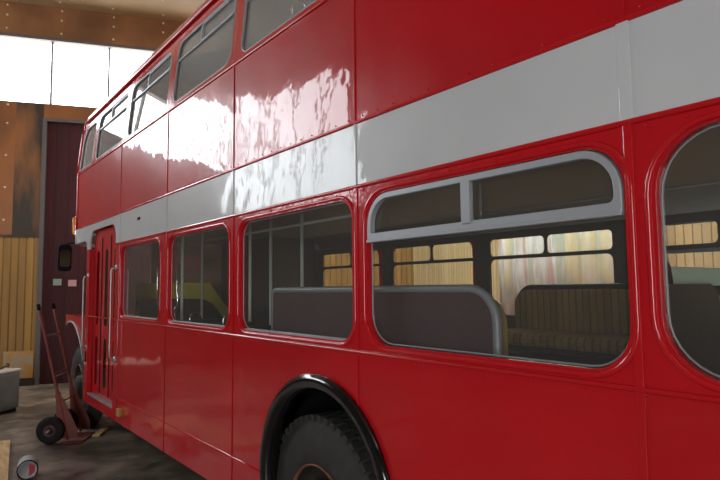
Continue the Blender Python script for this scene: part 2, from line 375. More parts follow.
def side(mp, near_side):
    pre = '' if near_side else ''
    for i in range(5):
        y0, y1 = SEAM[i], SEAM[i+1]
        # lower panel above the skirt rail
        MB().prism([arched(y0+g, y1-g, ZR+g, ZW-g, AY, AZ, AR)], 0, T, mp).build('lower_panel', RED, bus)
        # skirt pieces outside the wheel arch
        segs = [(y0, y1)]
        if y0 < AY < y1 or abs(y0-AY) < AR or abs(y1-AY) < AR:
            segs = []
            if y0 < AY-AR: segs.append((y0, min(y1, AY-AR)))
            if y1 > AY+AR: segs.append((max(y0, AY+AR), y1))
        for a, b in segs:
            MB().prism([[(a+g, ZS), (b-g, ZS), (b-g, ZR-g), (a+g, ZR-g)]], 0, T, mp).build('skirt_panel', RED, bus)
        # window surround with its opening
        w0, w1 = spans[i]
        R = (.17, .135, .10, .095, .09)[i]
        MB().prism([[(y0+g, ZW+g), (y1-g, ZW+g), (y1-g, ZB-g), (y0+g, ZB-g)], rrect(w0, w1, WZL, WZH, R)[::-1]], 0, .03, mp).build('window_surround', REDT, bus)
        fr_ = MB(); rim(fr_, mp, w0-.022, w1+.022, WZL-.018, WZH+.016, R+.02, .010, .0)
        fo = fr_.build('window_frame', REDT, bus)
        e = MB(); rim(e, mp, w0+.006, w1-.006, WZL+.006, WZH-.006, R, .0035, .026)
        e.build('glazing_edge', SILV2, fo)
        p = MB(); p.prism([rrect(w0, w1, WZL, WZH, R)], .026, .031, mp)
        p.build('pane', GLASS, fo, label='clear saloon window glass')
        if near_side and i > 1: MB().box(XS+.002, XS+.027, w0+.07, w1-.07, 1.444, 1.453).build('lit_sill_strip', SILV, fo)  # pale strip added for the light caught on the sill
        # white band and upper red panel
        MB().prism([[(y0+g, ZB+g), (y1-g, ZB+g), (y1-g, ZT-g), (y0+g, ZT-g)]], 0, T, mp).build('band_panel', WHT, bus, label='white painted band panel')
        MB().prism([[(y0+g, ZT+g), (y1-g, ZT+g), (y1-g, ZU-g), (y0+g, ZU-g)]], 0, T, mp).build('upper_panel', RED, bus)
    # opening top vent window of the second bay
    w0, w1 = spans[1]
    v = MB(); zt = 1.925
    v.prism([rrect(w0+.006, w1-.006, zt-.012, WZH-.004, (.0, .0, .14, .14)), rrect(w0+.032, 1.465, zt+.020, WZH-.030, (.02, .02, .01, .11))[::-1],
             rrect(1.490, w1-.032, zt+.020, WZH-.030, (.01, .01, .11, .01))[::-1]], -.004, .024, mp)
    v.box(*sorted((mp(0, 2, -.010)[0], mp(0, 2, .02)[0])), w0+.006, w1-.006, zt-.022, zt-.008)
    v.box(*sorted((mp(0, 2, -.012)[0], mp(0, 2, .01)[0])), 1.455, 1.499, zt+.01, WZH-.03)
    v.build('vent_frame', SILV, bus, bevel=.003, label='silver frame of the sliding top vent')
    # seam cover strips
    for i, y in enumerate(SEAM[1:]):
        y = y
        for z0, z1, m, wd in ((ZB, ZT, WHT, .02 if i == 0 else .009), (ZT, ZU, RED, .008), (ZR, ZW, RED, .012 if i == 0 else .006), (ZW, ZB, REDT, .014)):
            if z0 == ZR: z0 = bottom(y, ZS, AY, AZ, AR) if abs(y-AY) < AR else ZS
            s = MB(); n = 5
            for k in range(n):
                za, zb = z0 + (z1-z0)*k/n, z0 + (z1-z0)*(k+1)/n
                s.prism([[(y-wd, za), (y+wd, za), (y+wd, zb), (y-wd, zb)]], -.006, .0, mp)
            s.build('seam_strip', m, bus, bevel=.003)
    # long mouldings with their rivets
    def mould(y0, y1, z, m, r=.008, name='moulding', step=.0, dz=.022):
        s = MB(); n = 12
        s.tube([mp(y0 + (y1-y0)*k/n, z, -.001) for k in range(n+1)], r, 8)
        if step:
            y = y0 + .05
            while y < y1:
                s.lathe([(.0045, -.002), (.0042, .002), (.0025, .0042), (.0001, .005)], mp(y, z+dz, 0), (-1 if near_side else 1, 0, 0), 6)
                y += step
        s.build(name, m, bus)
    mould(YR+.1, 7.45, ZW, REDT, .009, 'waist_moulding', .19, -.022)
    mould(YR+.1, 6.28, ZB, REDT, .010, 'cantrail_moulding', .11, -.022)
    mould(YR+.1, 8.0, ZT, REDT, .009, 'deck_moulding', .11)
    mould(YR+.1, 8.1, ZU, REDT, .010, 'upper_sill_moulding', .11)
    for a, b in ((AY+AR+.02, 6.15), (YR+.1, AY-AR-.02)): mould(a, b, ZR, REDT, .006, 'skirt_moulding')
    # upper deck window surrounds
    ys = SEAM + [7.36]
    for i in range(6):
        y0, y1 = ys[i], ys[i+1]; w0, w1 = uspans[i]
        MB().prism([[(y0+g, ZU+g), (y1-g, ZU+g), (y1-g, ZG), (y0+g, ZG)], rrect(w0, w1, 3.235, 3.775, .10)[::-1]], 0, .03, mp).build('upper_window_surround', REDT, bus)
        f_ = MB(); rim(f_, mp, w0+.004, w1-.004, 3.239, 3.771, .10, .010, .008)
        fo = f_.build('upper_window_frame', SILV2, bus, label='thin silver frame of an upper window')
        MB().prism([rrect(w0, w1, 3.235, 3.775, .10)], .02, .025, mp).build('pane', GLASSU, fo, label='upper deck window glass')
        vb = MB(); vb.prism([rrect(w0+.02, w0+.02+(w1-w0)*.55, 3.61, 3.765, .04), rrect(w0+.035, w0+.005+(w1-w0)*.55, 3.628, 3.748, .03)[::-1]], .004, .02, mp)
        vb.prism([[(w0+.02, 3.612), (w1-.02, 3.612), (w1-.02, 3.624), (w0+.02, 3.624)]], .006, .02, mp)
        vb.build('vent_frame', SILV, fo)
    # gutter
    gt = MB(); gt.tube([mp(YR+.2 + (8.0-YR-.2)*k/20, ZG+.01, -.012) for k in range(21)], .016, 8); gt.build('gutter', REDT, bus)

side(near, True)
side(far, False)

# --- near side front part: band and upper panels, pillar, door
yj = SEAM[-1]
dy0, dy1 = 6.30, 7.42
# white band over the doorway, cut by the rounded door head and the cab canopy
def arc(cy, cz, r, a0, a1, n=8): return [(cy + r*math.cos(a0 + (a1-a0)*k/n), cz + r*math.sin(a0 + (a1-a0)*k/n)) for k in range(n+1)]
ol = [(yj+g, ZB), (dy0, ZB)] + [(dy0, 2.22)] + arc(dy0+.16, 2.24, .16, PI, PI/2) + arc(dy1-.16, 2.24, .16, PI/2, 0) + [(dy1, 2.19), (7.56, 2.19)] \
     + arc(7.66, 2.20, .10, PI, PI/2) + [(8.12, 2.30), (8.12, ZT-g), (yj+g, ZT-g)]
MB().prism([ol], 0, T, near).build('band_panel', WHT, bus, label='white band panel curving over the door head')
MB().prism([[(yj+g, ZB), (8.12, 2.30), (8.12, ZT-g), (yj+g, ZT-g)]], 0, T, far).build('band_panel', WHT, bus, label='white painted band panel')
for mp in (near, far):
    for a, b in ((yj, 7.36), (7.36, 8.12)):
        MB().prism([[(a+g, ZT+g), (b, ZT+g), (b, ZU-g), (a+g, ZU-g)]], 0, T, mp).build('upper_panel', RED, bus)
MB().prism([[(yj+g, ZS), (7.0, ZS), (7.0, ZB), (yj+g, ZB)]], 0, T, far).build('cab_side_panel', RED, bus)
# pillar between last window and door, pillar ahead of the door
MB().prism([[(yj+g, ZS), (dy0, ZS), (dy0, ZB), (yj+g, ZB)]], 0, .05, near).build('door_pillar', RED, bus)
MB().prism([[(dy1, ZS), (7.56, ZS), (7.56, 2.19), (dy1, 2.19)]], 0, .05, near).build('door_pillar', RED, bus)
sk = MB(); sk.prism([[(dy0, ZS), (dy1, ZS), (dy1, .50), (dy0, .50)]], 0, .03, near); sk.build('door_sill', RED, bus)
MB().box(XS+.005, XS+.22, dy0+.01, dy1-.01, .50, .515).build('step_tread', SILV2, bus, label='worn silver step tread at the door')
# folding door, one leaf mesh with slot windows
door = MB(); slots = []
yw = (dy1-dy0)/3
for k in range(3):
    c = dy0 + yw*(k+.5)
    slots += [rrect(c-.062, c+.062, 1.30, 2.16, .055)[::-1], rrect(c-.062, c+.062, .62, 1.17, .055)[::-1]]
door.prism([[(dy0, .517), (dy1, .517), (dy1, 2.24)] + arc(dy1-.16, 2.24, .16, 0, PI/2) + arc(dy0+.16, 2.24, .16, PI/2, PI)] + slots, .055, .085, near)
dO = door.build('folding_door', RED, bus, label='red folding door with slot windows')
for k in range(3):
    c = dy0 + yw*(k+.5)
    for z0, z1 in ((1.30, 2.16), (.62, 1.17)):
        MB().prism([rrect(c-.062, c+.062, z0, z1, .055)], .0562, .060, near).build('pane', GLASSD, dO, label='narrow dark glass slot')
hs = MB()
for k in (1, 2): hs.box(XS+.049, XS+.0545, dy0+yw*k-.008, dy0+yw*k+.008, .55, 2.3)
hs.build('rubber_seal', BLACK, dO)
for yy, z0, z1 in ((7.44, 1.03, 1.87), (6.235, 1.0, 1.93)):
    h = MB(); n = 10
    h.tube([(XS-.002, yy, z0), (XS-.045, yy, z0+.01), (XS-.055, yy, z0+.05)] + [(XS-.055, yy, z0+.05+(z1-z0-.1)*k/6) for k in range(1, 7)] + [(XS-.045, yy, z1-.01), (XS-.002, yy, z1)], .010, 10)
    for z in (z0, z1): h.lathe([(.001, -.0), (.032, .0), (.030, .014), (.001, .016)], (XS+.001, yy, z), (-1, 0, 0), 14)
    h.build('grab_rail', SILVG, bus, label='chrome grab rail beside the door')
# front wing panel over the front wheel
MB().prism([arched(7.56, 8.66, ZS, 1.36, 8.32, .45, .85)], 0, T, near).build('front_wing_panel', RED, bus)
w = MB(); w.tube([(XS-.006, 8.32 + .85*math.cos(t), .45 + .85*math.sin(t)) for t in [PI*(.40 + .435*k/20) for k in range(21)]], .014, 8)
w.build('wing_lip', SILV2, bus)
MB().box(XS, 2.25, 7.56, 8.66, 1.36, 1.38).build('wing_top', RED, bus, bevel=.004)
# small fittings
q = MB(); q.box(XS-.008, XS, 5.49, 5.56, 2.352, 2.378); q.build('vent_plate', BLACK, bus, bevel=.002)
q = MB(); q.box(XS-.05, XS, 5.91, 5.99, .49, .56); q.build('side_lamp', mat('aged_brass', (.5, .3, .12), .4, .6), bus, bevel=.006, label='small brass coloured side lamp')
q = MB(); q.box(XS-.006, XS, 7.475, 7.51, .86, .98); q.build('door_cock_box', BLACK, bus)
q = MB(); q.box(XS-.006, XS, 7.475, 7.52, 1.12, 1.25); q.build('maker_plate', mat('worn_plate', (.35, .16, .12), .5, .4), bus)

# rear wheel arch: glossy black lip and inner drum
def arch(cy, cz, R, mp, name='wheel_arch_trim'):
    prof = [(R+.004, -.004), (R+.002, -.022), (R-.025, -.034), (R-.058, -.028), (R-.075, -.006), (R-.075, .10)]
    rows = []
    for k in range(41):
        t = -.36 + (PI+.72)*k/40
        rows.append([mp(cy + r*math.cos(t), max(ZS-.02, cz + r*math.sin(t)), a) for r, a in prof])
    MB().grid(rows).build(name, BLACKG, bus, label='glossy black wheel arch trim', solid=.004)
arch(AY, AZ, AR, near); arch(AY, AZ, AR, far)
def well(cy, cz, R, mp, name='wheel_well'):
    rows = []
    for k in range(25):
        t = -.2 + (PI+.4)*k/24
        rows.append([mp(cy + R*math.cos(t), cz + R*math.sin(t), a) for a in (.02, .3, .75)])
    m = MB(); m.grid(rows)
    m.add([mp(cy-R, .45, .75), mp(cy+R, .45, .75), mp(cy+R, cz+R, .75), mp(cy-R, cz+R, .75)], [(0,1,2,3)])
    m.add([mp(cy-R-.05, 1.262, a) for a in (.04, .80)] + [mp(cy+R+.05, 1.262, a) for a in (.80, .04)], [(0,1,2,3)])
    m.build(name, BLACK, bus)
well(AY, AZ, AR-.03, near); well(AY, AZ, AR-.03, far)

# wheels
def wheel(cy, cz, R, mp, ins, wd, front=False):
    prof = [(.262, .02), (.275, .012), (.31, .002), (.37, -.004), (.42, .0), (.445, .012), (R-.03, .022), (R-.018, .035), (R-.012, .06), (R-.006, wd*.5), (R-.012, wd-.06), (R-.03, wd-.022), (.42, wd), (.30, wd), (.262, wd-.02)]
    sx = 1 if mp is near else -1
    c = Vector(mp(cy, 0, ins)); c.x = (XS+ins) if mp is near else (XF-ins); c.z = cz
    ty = MB(); ty.lathe(prof, c, (sx, 0, 0), 56); 
    n = 52
    for k in range(n):
        a = 2*PI*k/n; M = Matrix.Translation(c) @ Matrix.Rotation(a, 4, 'X')
        ty.box(.020*sx, .085*sx, -.018, .018, R-.050, R+.001, M)
        M2 = Matrix.Translation(c) @ Matrix.Rotation(a + PI/n, 4, 'X')
        ty.box(.09*sx, .15*sx, -.018, .018, R-.03, R, M2)
        ty.box(.155*sx, .21*sx, -.018, .018, R-.03, R, M)
    t = ty.build('wheel', RUB, bus, label='black treaded tyre and wheel', bevel=0)
    rm = MB(); rm.lathe([(.262, .03), (.270, .008), (.265, .001), (.260, .004), (.257, .018)], c, (sx, 0, 0), 48)
    rm.build('rim', RIM, t, label='rusty wheel rim')
    dc = MB(); ho = .09 if not front else -.0
    dc.lathe([(.2575, .016), (.252, .04), (.238, .10), (.20, .09), (.17, .06+ho*.5), (.13, .04+ho*.3), (.12, -.0), (.09, -.02), (.001, -.025)], c, (sx, 0, 0), 32)
    for k in range(10):
        a = 2*PI*k/10; p = c + Vector((sx*.045, .16*math.cos(a), .16*math.sin(a)))
        dc.lathe([(.016, .05), (.016, -.02), (.012, -.028), (.001, -.028)], p, (sx, 0, 0), 6, False)
    dc.build('hub', HUBD, t, label='dark hub with wheel nuts')
wheel(2.60, .515, .515, near, .045, .27); wheel(2.60, .515, .515, far, .045, .27)
wheel(FY, .50, .50, near, .05, .25, True); wheel(FY, .50, .50, far, .05, .25, True)
MB().tube([(XS+.3, 2.575, .515), (XF-.3, 2.575, .515)], .09, 12).build('axle', BLACK, bus)
MB().tube([(XS+.3, FY, .5), (XF-.3, FY, .5)], .06, 12).build('axle', BLACK, bus)

# front end: rounded nose of the upper deck, dome and roof
def plan(z):
    k = 0 if z < 3.25 else ((z-3.25)/.9)**2 * .30
    pts = []
    x0 = XS + lean(min(z, 3.9)); rx, ry = .62, .62
    yt = 8.12
    for i in range(9):
        t = i/8*PI/2
        pts.append((x0 + rx*(1-math.cos(t)), yt + (ry-k)*math.sin(t)))
    return pts + [(2*XC - x, y) for x, y in pts[::-1]]
def shell(zs, name, m, label=None):
    MB().grid([[(x, y, z) for x, y in plan(z)] for z in zs]).build(name, m, bus, solid=.02, label=label)
shell([2.30, 2.40, ZT-.002], 'front_band_panel', WHT, 'white band around the nose')
shell([ZT+.002, 2.7, 2.95, ZU], 'front_upper_panel', RED)
# quarter windows and front windows between ZU and ZG
rows = [[(x, y, z) for x, y in plan(z)] for z in (3.235, 3.4, 3.6, 3.78)]
MB().grid(rows).build('front_window_glass', GLASSU, bus)
shell([ZU, 3.235], 'front_sill', REDT); shell([3.78, 3.82, ZG+.02], 'front_header', REDT)
for mp in (near, far):
    ol = [(7.36+g, ZU+g), (8.125, ZU+g), (8.125, ZG), (7.36+g, ZG)]
    hl = rrect(7.46, 8.10, 3.235, 3.775, (.07, .02, .22, .08))
    MB().prism([ol, hl[::-1]], 0, .03, mp).build('quarter_window_surround', REDT, bus)
    fo = MB(); fo.tube([mp(y, z, .008) for y, z in rrect(7.464, 8.096, 3.239, 3.771, (.07, .02, .22, .08))], .010, 8, closed=True)
    fo = fo.build('quarter_window_frame', SILV2, bus)
    MB().prism([rrect(7.46, 8.10, 3.235, 3.775, (.07, .02, .22, .08))], .02, .025, mp).build('pane', GLASSU, fo)
pl = MB()
for idx in (8, 1, 16):
    pl = MB(); p = []
    for z in (3.22, 3.4, 3.6, 3.80):
        x, y = plan(z)[idx] if idx != 8 else (XC, plan(z)[8][1]); p.append((x, y, z))
    pl.tube(p, .022, 8)
    pl.build('front_window_pillar', REDT, bus)
# roof
rows = []
ys = [YR+.02, YR+.15, YR+.5, 1.5, 3, 4.5, 6, 7, 7.6, 8.0, 8.25, 8.42, 8.5]
for y in ys:
    f = 1.0
    if y > 7.4: f = math.sqrt(max(0, 1 - ((y-7.4)/1.25)**2.4))
    if y < YR+.5: f = .55 + .45*(y-YR)/.5
    x0 = XS + lean(3.88) + (0 if y < 8.12 else .62*(1-math.sqrt(max(0, 1-((y-8.12)/.50)**2))))
    hw = XC - x0; row = []
    for k in range(21):
        u = -1 + 2*k/20
        row.append((XC + hw*math.sin(u*PI/2)**1 if abs(u) < 1 else XC + hw*u, y, ZG + .02 + .25*f*(math.cos(u*PI/2)**.75 if abs(u) < 1 else 0)))
    rows.append(row)
MB().grid(rows).build('roof', REDT, bus, solid=.02)
cl = MB(); cl.grid([[(x*.97+XC*.03, y, z-.05) for x, y, z in r] for r in rows[1:-2]]).build('upper_ceiling', CREAM, bus, solid=.01)
# rear end wall
rw = MB(); rw.box(XS+.03, XF-.03, YR-.02, YR+.02, ZS, ZG); rw.build('rear_panel', RED, bus, bevel=.015)

# floors, ceiling, bulkheads
MB().box(XS+.05, XF-.05, YR+.03, 1.7, .62, .66).build('lower_floor', DKV, bus)
MB().box(XS+.78, XF-.78, 1.7, 3.3, .62, .66).build('lower_floor', DKV, bus)
MB().box(XS+.05, XF-.05, 3.3, 7.54, .44, .48).build('lower_floor', DKV, bus)
MB().box(XS+.10, XF-.10, YR+.03, 8.3, 2.31, 2.37).build('upper_floor', INTG, bus)
MB().box(XS+.9, XF-.9, YR+.2, 7.6, .30, .42).build('chassis', BLACK, bus)
for x0, s in ((XS+.032, 1), (XF-.032, -1)):         # cove between wall and ceiling
    rows = [[(x0 + s*.20*(1-math.sin(t)) , y, 2.31 - .16*(1-math.cos(t))*1.0) for t in [PI/2*k/8 for k in range(9)]] for y in (YR+.05, 6.1)]
    MB().grid([[ (x0 + s*(.22 - .22*math.sin(t)), y, 2.145 + .165*math.cos(t)) for t in [PI/2*k/8 for k in range(9)]] for y in (YR+.05, 6.1)]).build('ceiling_cove', INTG, bus, solid=.004)
# interior lining of the far side, one per bay, with rounded window openings
fsp = {0: (-.30, .74), 1: (.92, 2.08), 2: (2.20, 3.35), 3: (3.49, 4.65), 4: (4.80, 5.98)}
for i in range(5):
    y0, y1 = SEAM[i], SEAM[i+1]; a, b = fsp[i]; md = (a+b)/2
    L_ = MB()
    L_.prism([[(y0, .5), (y1, .5), (y1, 2.16), (y0, 2.16)], rrect(a+.01, b-.01, 1.45, 1.925, .05)[::-1], rrect(a+.01, md-.012, 1.955, 2.10, .035)[::-1], rrect(md+.012, b-.01, 1.955, 2.10, .035)[::-1]], .06, .075, far)
    L_.build('interior_lining', INT, bus)
    for c, d_ in ((y0+.12, y1-.12),):
        pass
# ceiling rail and stanchions
MB().tube([(2.50, 3.3, 2.22), (2.50, 6.0, 2.22)], .012, 8).build('ceiling_rail', POLE, bus)
for x, y in ((2.5, 4.95), (2.5, 4.55), (2.5, 4.03), (2.48, 6.05), (2.15, 5.75)):
    MB().tube([(x, y, .48), (x, y, 2.31)], .015, 8).build('stanchion', POLE, bus)
# front bulkhead and staircase panels
bk = MB(); bk.box(XS+.75, XF-.05, 7.50, 7.54, .48, 2.31); bk.build('front_bulkhead', PINK, bus)
bk = MB(); bk.prism([[(2.05, .5), (3.55, .5), (3.55, 1.10), (3.12, 1.55), (2.95, 1.78), (2.05, 1.78)]], 6.95, 7.0, lambda u, v, a: (u, a, v)); bk.build('stair_panel', OLIVE, bus, label='mustard yellow stair panel')
bk = MB(); bk.prism([[(2.10, .5), (3.42, .5), (3.42, 1.0), (2.98, 1.52), (2.85, 1.58), (2.10, 1.60)]], 6.93, 6.948, lambda u, v, a: (u, a, v)); bk.build('stair_panel', DKV, bus, label='black stair kick panel')
bk = MB(); bk.box(3.35, 3.38, 6.15, 7.49, .5, 2.31); bk.box(3.38, XF-.08, 6.15, 6.18, .5, 2.31); bk.build('stair_wall', INT, bus)
bk = MB(); bk.box(2.45, 2.80, 6.905, 6.925, 1.95, 2.12); bk.build('notice_board', mat('faded_red_notice', (.40, .12, .12), .5), bus)
bk = MB(); bk.tube([(1.86, 5.6, 1.95), (1.86, 5.6, 1.56), (1.87, 5.56, 1.49), (1.92, 5.5, 1.47), (1.97, 5.46, 1.49), (1.99, 5.43, 1.56), (1.99, 5.43, 1.95)], .012, 8); bk.build('grab_hoop', CHROME, bus)

# seats
def slab(y0, y1, z0, z1, r, x0, x1): return MB().prism([rrect(y0, y1, z0, z1, r)], x0, x1, lambda u, v, a: (a, u, v))
def wheel_seat(s):
    X = (lambda v: v) if s > 0 else (lambda v: 2*XC - v)
    near_ = s > 0
    y0, y1 = (1.44, 3.16) if near_ else (1.44, 3.02)
    x0 = 1.745; ry = .04 if near_ else .13
    e = MB(); e.prism([rrect(y0, y1, 1.27, 1.69, (.02, .02, .04 if near_ else .13, .13))], x0, x0+.03, lambda u, v, a: (X(a), u, v))
    st = e.build('seat', VINYL if near_ else DKV, bus, bevel=.006, label='maroon backed bench seat over the wheel' if near_ else 'dark backed bench seat facing the window')
    t = MB(); t.tube([(X(x0+.012), y, z) for y, z in [(y0, 1.28), (y0, 1.3), (y0, 1.56)] + [(y0+.13-.13*math.cos(a), 1.56+.13*math.sin(a)) for a in [PI/2*k/6 for k in range(1, 7)]] + [(y1-ry+ry*math.sin(a), 1.69-ry+ry*math.cos(a)) for a in [PI/2*k/6 for k in range(7)]] + [(y1, 1.28)]], .018, 8)
    t.build('seat_trim', SILV2 if near_ else DKV, st, label='pale grey edging' if near_ else None)
    c = MB(); c.prism([rrect(y0+.03, y1-.03, 1.28, 1.665, (.03, .03, .12, .12))], x0+.032, x0+.11, lambda u, v, a: (X(a), u, v)); c.build('backrest', MOQ, st, bevel=.02, label='striped cloth backrest')
    c = MB(); c.box(*sorted((X(x0+.112), X(x0+.56))), y0+.03, y1-.03, 1.27, 1.36); c.build('cushion', MOQ, st, bevel=.03, label='striped cloth cushion')
    c = MB(); c.box(*sorted((X(x0+.35), X(x0+.53))), y0+.05, y1-.05, 1.235, 1.27); c.box(*sorted((X(x0+.72), X(x0+.74))), y0+.05, y1-.05, .66, 1.12) if 0 else None; c.build('seat_box', DKV, st)
wheel_seat(1); wheel_seat(-1)
def cross_seat(xa, xb, y, fl, zt, face=1, back=DKV):
    """transverse seat; face=1 looks forward"""
    M = lambda u, v, a: (u, y + a*face, v)
    e = MB(); e.prism([rrect(xa, xb, fl+.35, zt, (.03, .03, .09, .09))], 0, .05, M); st = e.build('seat', back, bus, bevel=.012, label='dark backed cross seat')
    c = MB(); c.prism([rrect(xa+.02, xb-.02, fl+.45, zt-.03, (.03, .03, .08, .08))], .052, .11, M); c.build('backrest', MOQX, st, bevel=.015, label='striped cloth backrest')
    c = MB(); ya, yb = sorted((y+face*.112, y+face*.52)); c.box(xa+.02, xb-.02, ya, yb, fl+.36, fl+.48); c.build('cushion', MOQX, st, bevel=.03)
    c = MB(); c.box(xa+.08, xa+.11, ya+.05, yb-.05, fl, fl+.36); c.box(xb-.11, xb-.08, ya+.05, yb-.05, fl, fl+.36); c.build('seat_frame', BLACK, st)
    xr = xb if xa < 2.5 else xa
    c = MB(); hx = xa+.06 if xa < 2.5 else xb-.06
    c.tube([(hx-.04, y+.02, zt-.05), (hx-.04, y+.02, zt+.05), (hx-.02, y+.02, zt+.085), (hx+.02, y+.02, zt+.09), (hx+.05, y+.02, zt+.06), (hx+.06, y+.02, zt-.02)], .010, 8)
    c.build('seat_handle', CHROME, st, label='chrome grab handle')
for y in (3.92, 4.56, 5.18):
    cross_seat(1.76, 2.38, y, .48, 1.42)
    cross_seat(3.2, 3.96, y, .48, 1.36)
cross_seat(2.02, 2.50, .95, .66, 1.70, 1)
cross_seat(2.9, 3.6, .93, .66, 1.62, -1)
cross_seat(1.78, 2.46, .05, .66, 1.45)
b_ = MB(); b_.box(2.13, 3.9, 1.02, 1.05, 1.69, 1.765); b_.build('screen_rail', GREENP, bus, bevel=.004, label='pale green screen rail')
# upper deck seats
for k, y in enumerate((.3, 1.15, 2.0, 2.95, 3.8, 4.65, 5.5, 6.35, 7.2)):
    for xa, xb in ((1.76, 2.55), (3.15, 3.95)): cross_seat(xa, xb, y, 2.37, 3.28 if k not in (3,) else 3.40)

# driver's cab, bonnet and radiator at the front
bn = MB(); rows = []
for y in (7.56, 7.9, 8.3, 8.62):
    rows.append([(2.0 + .85*k/8, y, .75 + .62*(math.sin(PI*(k+.0)/8)**.35 if 0 < k < 8 else 0)) for k in range(9)])
bn.grid(rows).build('bonnet', RED, bus, solid=.01)
r_ = MB(); r_.prism([rrect(2.02, 2.83, .45, 1.34, .1), rrect(2.08, 2.77, .52, 1.27, .08)[::-1]], 8.62, 8.68, lambda u, v, a: (u, a, v))
for k in range(16): r_.box(2.1 + k*.043, 2.115 + k*.043, 8.63, 8.66, .52, 1.27)
r_.build('radiator_grille', SILV, bus)
cb = MB(); cb.prism([[(7.56, ZS), (8.66, ZS), (8.66, 1.45), (8.60, 2.30), (7.56, 2.30)], [(7.68, 1.45), (7.68, 2.15), (8.48, 2.15), (8.52, 1.45)]], XF-.03, XF, lambda u, v, a: (a, u, v))
cb.box(2.86, 2.89, 7.56, 8.6, .6, 1.45); cb.box(2.86, XF, 8.60, 8.63, .6, 1.45); cb.box(2.86, 2.90, 8.57, 8.61, 1.45, 2.3); cb.box(2.86, XF, 8.57, 8.61, 2.2, 2.3)
cb.build('driver_cab', RED, bus)
MB().box(2.9, XF-.04, 8.585, 8.592, 1.45, 2.2).build('windscreen', GLASS, bus)
MB().box(XS+.1, XF-.1, 8.68, 8.74, .42, .55).build('bumper', RED, bus, bevel=.02)

# nearside mirror on its arm, indicator lamp
mr = MB(); mc = Vector((1.60, 8.62, 2.14))
Mx = Matrix.Translation(mc) @ Matrix.Rotation(math.radians(6), 4, 'Z')
mr.prism([rrect(-.085, .085, -.18, .18, .05)], -.02, .02, lambda u, v, a: Mx @ Vector((u, a, v)))
mo = mr.build('mirror', BLACK, bus, bevel=.008, label='black framed rectangular mirror')
MB().prism([rrect(-.062, .062, -.12, .10, .03)], -.026, -.0205, lambda u, v, a: Mx @ Vector((u, a, v))).build('mirror_glass', MIRR, mo)
MB().tube([mc + Vector((0, 0, .15)), mc + Vector((.03, -.01, .20)), mc + Vector((.16, -.06, .21)), (1.95, 8.5, 2.36)], .012, 8).build('mirror_arm', BLACK, mo)
ind = MB(); ind.lathe([(.001, -.115), (.018, -.11), (.024, -.08), (.024, .08), (.018, .11), (.001, .115)], (1.655, 8.36, 2.555), (0, 0, 1), 14)
io = ind.build('indicator_lamp', AMBER, bus, label='amber indicator lamp at the front corner')
MB().box(1.66, 1.74, 8.335, 8.385, 2.43, 2.68).build('lamp_base', CHROME, io, bevel=.01)

# ------------------------------------------------------------------ hand truck
ht = root('hand_truck', (1.40, 7.55, 0), 'worn red two-wheeled hand truck standing beside the front of the bus', 'hand truck')
AX = Vector((.52, .85, 0)).normalized(); TX = Vector((AX.y, -AX.x, 0))      # axle direction, toe direction
W0 = Vector((1.276, 7.372, 0)); R_ = .15; SEP = .40
base = W0 + TX*.17 + AX*.05
top = Vector((1.128, 7.45, 1.54))
def rail(o):
    b = base + o + Vector((0, 0, .03)); t = top + o
    m1 = b.lerp(t, .35); m2 = b.lerp(t, .7)
    return [b, b.lerp(t, .12), m1, m2, t]
for k, o in enumerate((Vector((0,0,0)), AX*SEP)):
    MB().tube(rail(o), .017, 10).build('rail', TRUCK, ht)
    gm = MB(); gm.tube([(top+o).lerp(rail(o)[3], .12), top+o + Vector((-.003, 0, .012))], .0195, 10); gm.build('grip', BLACK, ht)
    # flared side plate
    r = rail(o); u = (r[-1]-r[0]).normalized(); sp = MB()
    pts = [r[0] + u*.62, r[0] + u*.05 + TX*.16, r[0] + u*.05 - TX*.10]
    pts = [r[0] + u*.60 - TX*.012, r[0] + u*.60 + TX*.012, r[0] + u*.12 + TX*.13, r[0] + u*.02 + TX*.11, r[0] + u*.02 - TX*.07, r[0]+u*.12 - TX*.09]
    n = AX*.004
    sp.add([p-n for p in pts] + [p+n for p in pts], [tuple(range(6)), tuple(range(11, 5, -1))] + [(i, (i+1) % 6, (i+1) % 6+6, i+6) for i in range(6)])
    sp.build('side_plate', TRUCK, ht)
for f in (.28, .49, .77):
    p = base.lerp(top, f) + Vector((0, 0, .03*(1-f)))
    q = [p, p + AX*SEP*.33 + TX*(.02 if f < .6 else 0), p + AX*SEP*.66 + TX*(.02 if f < .6 else 0), p + AX*SEP]
    MB().tube(q, .010, 8).build('cross_bar', TRUCK if f < .6 else SILV2, ht)
p = base.lerp(top, .475); MB().tube([p, p + AX*SEP], .009, 8).build('cross_bar', SILV2, ht, label='bare steel cross bar')
tp = MB(); A = W0 + TX*.10 - AX*.02; B = A + AX*.46
tp.add([A+Vector((0,0,.004)), B+Vector((0,0,.004)), B+TX*.24+Vector((0,0,.004)), A+TX*.24+Vector((0,0,.004)), A+Vector((0,0,.014)), B+Vector((0,0,.014)), B+TX*.24+Vector((0,0,.014)), A+TX*.24+Vector((0,0,.014))],
       [(0,1,2,3),(7,6,5,4),(0,4,5,1),(1,5,6,2),(2,6,7,3),(3,7,4,0)])
tp.build('toe_plate', TRUCK, ht)
MB().tube([W0 - AX*.10 + Vector((0,0,R_)), W0 + AX*(SEP+.12) + Vector((0,0,R_))], .010, 8).build('axle', SILV2, ht)
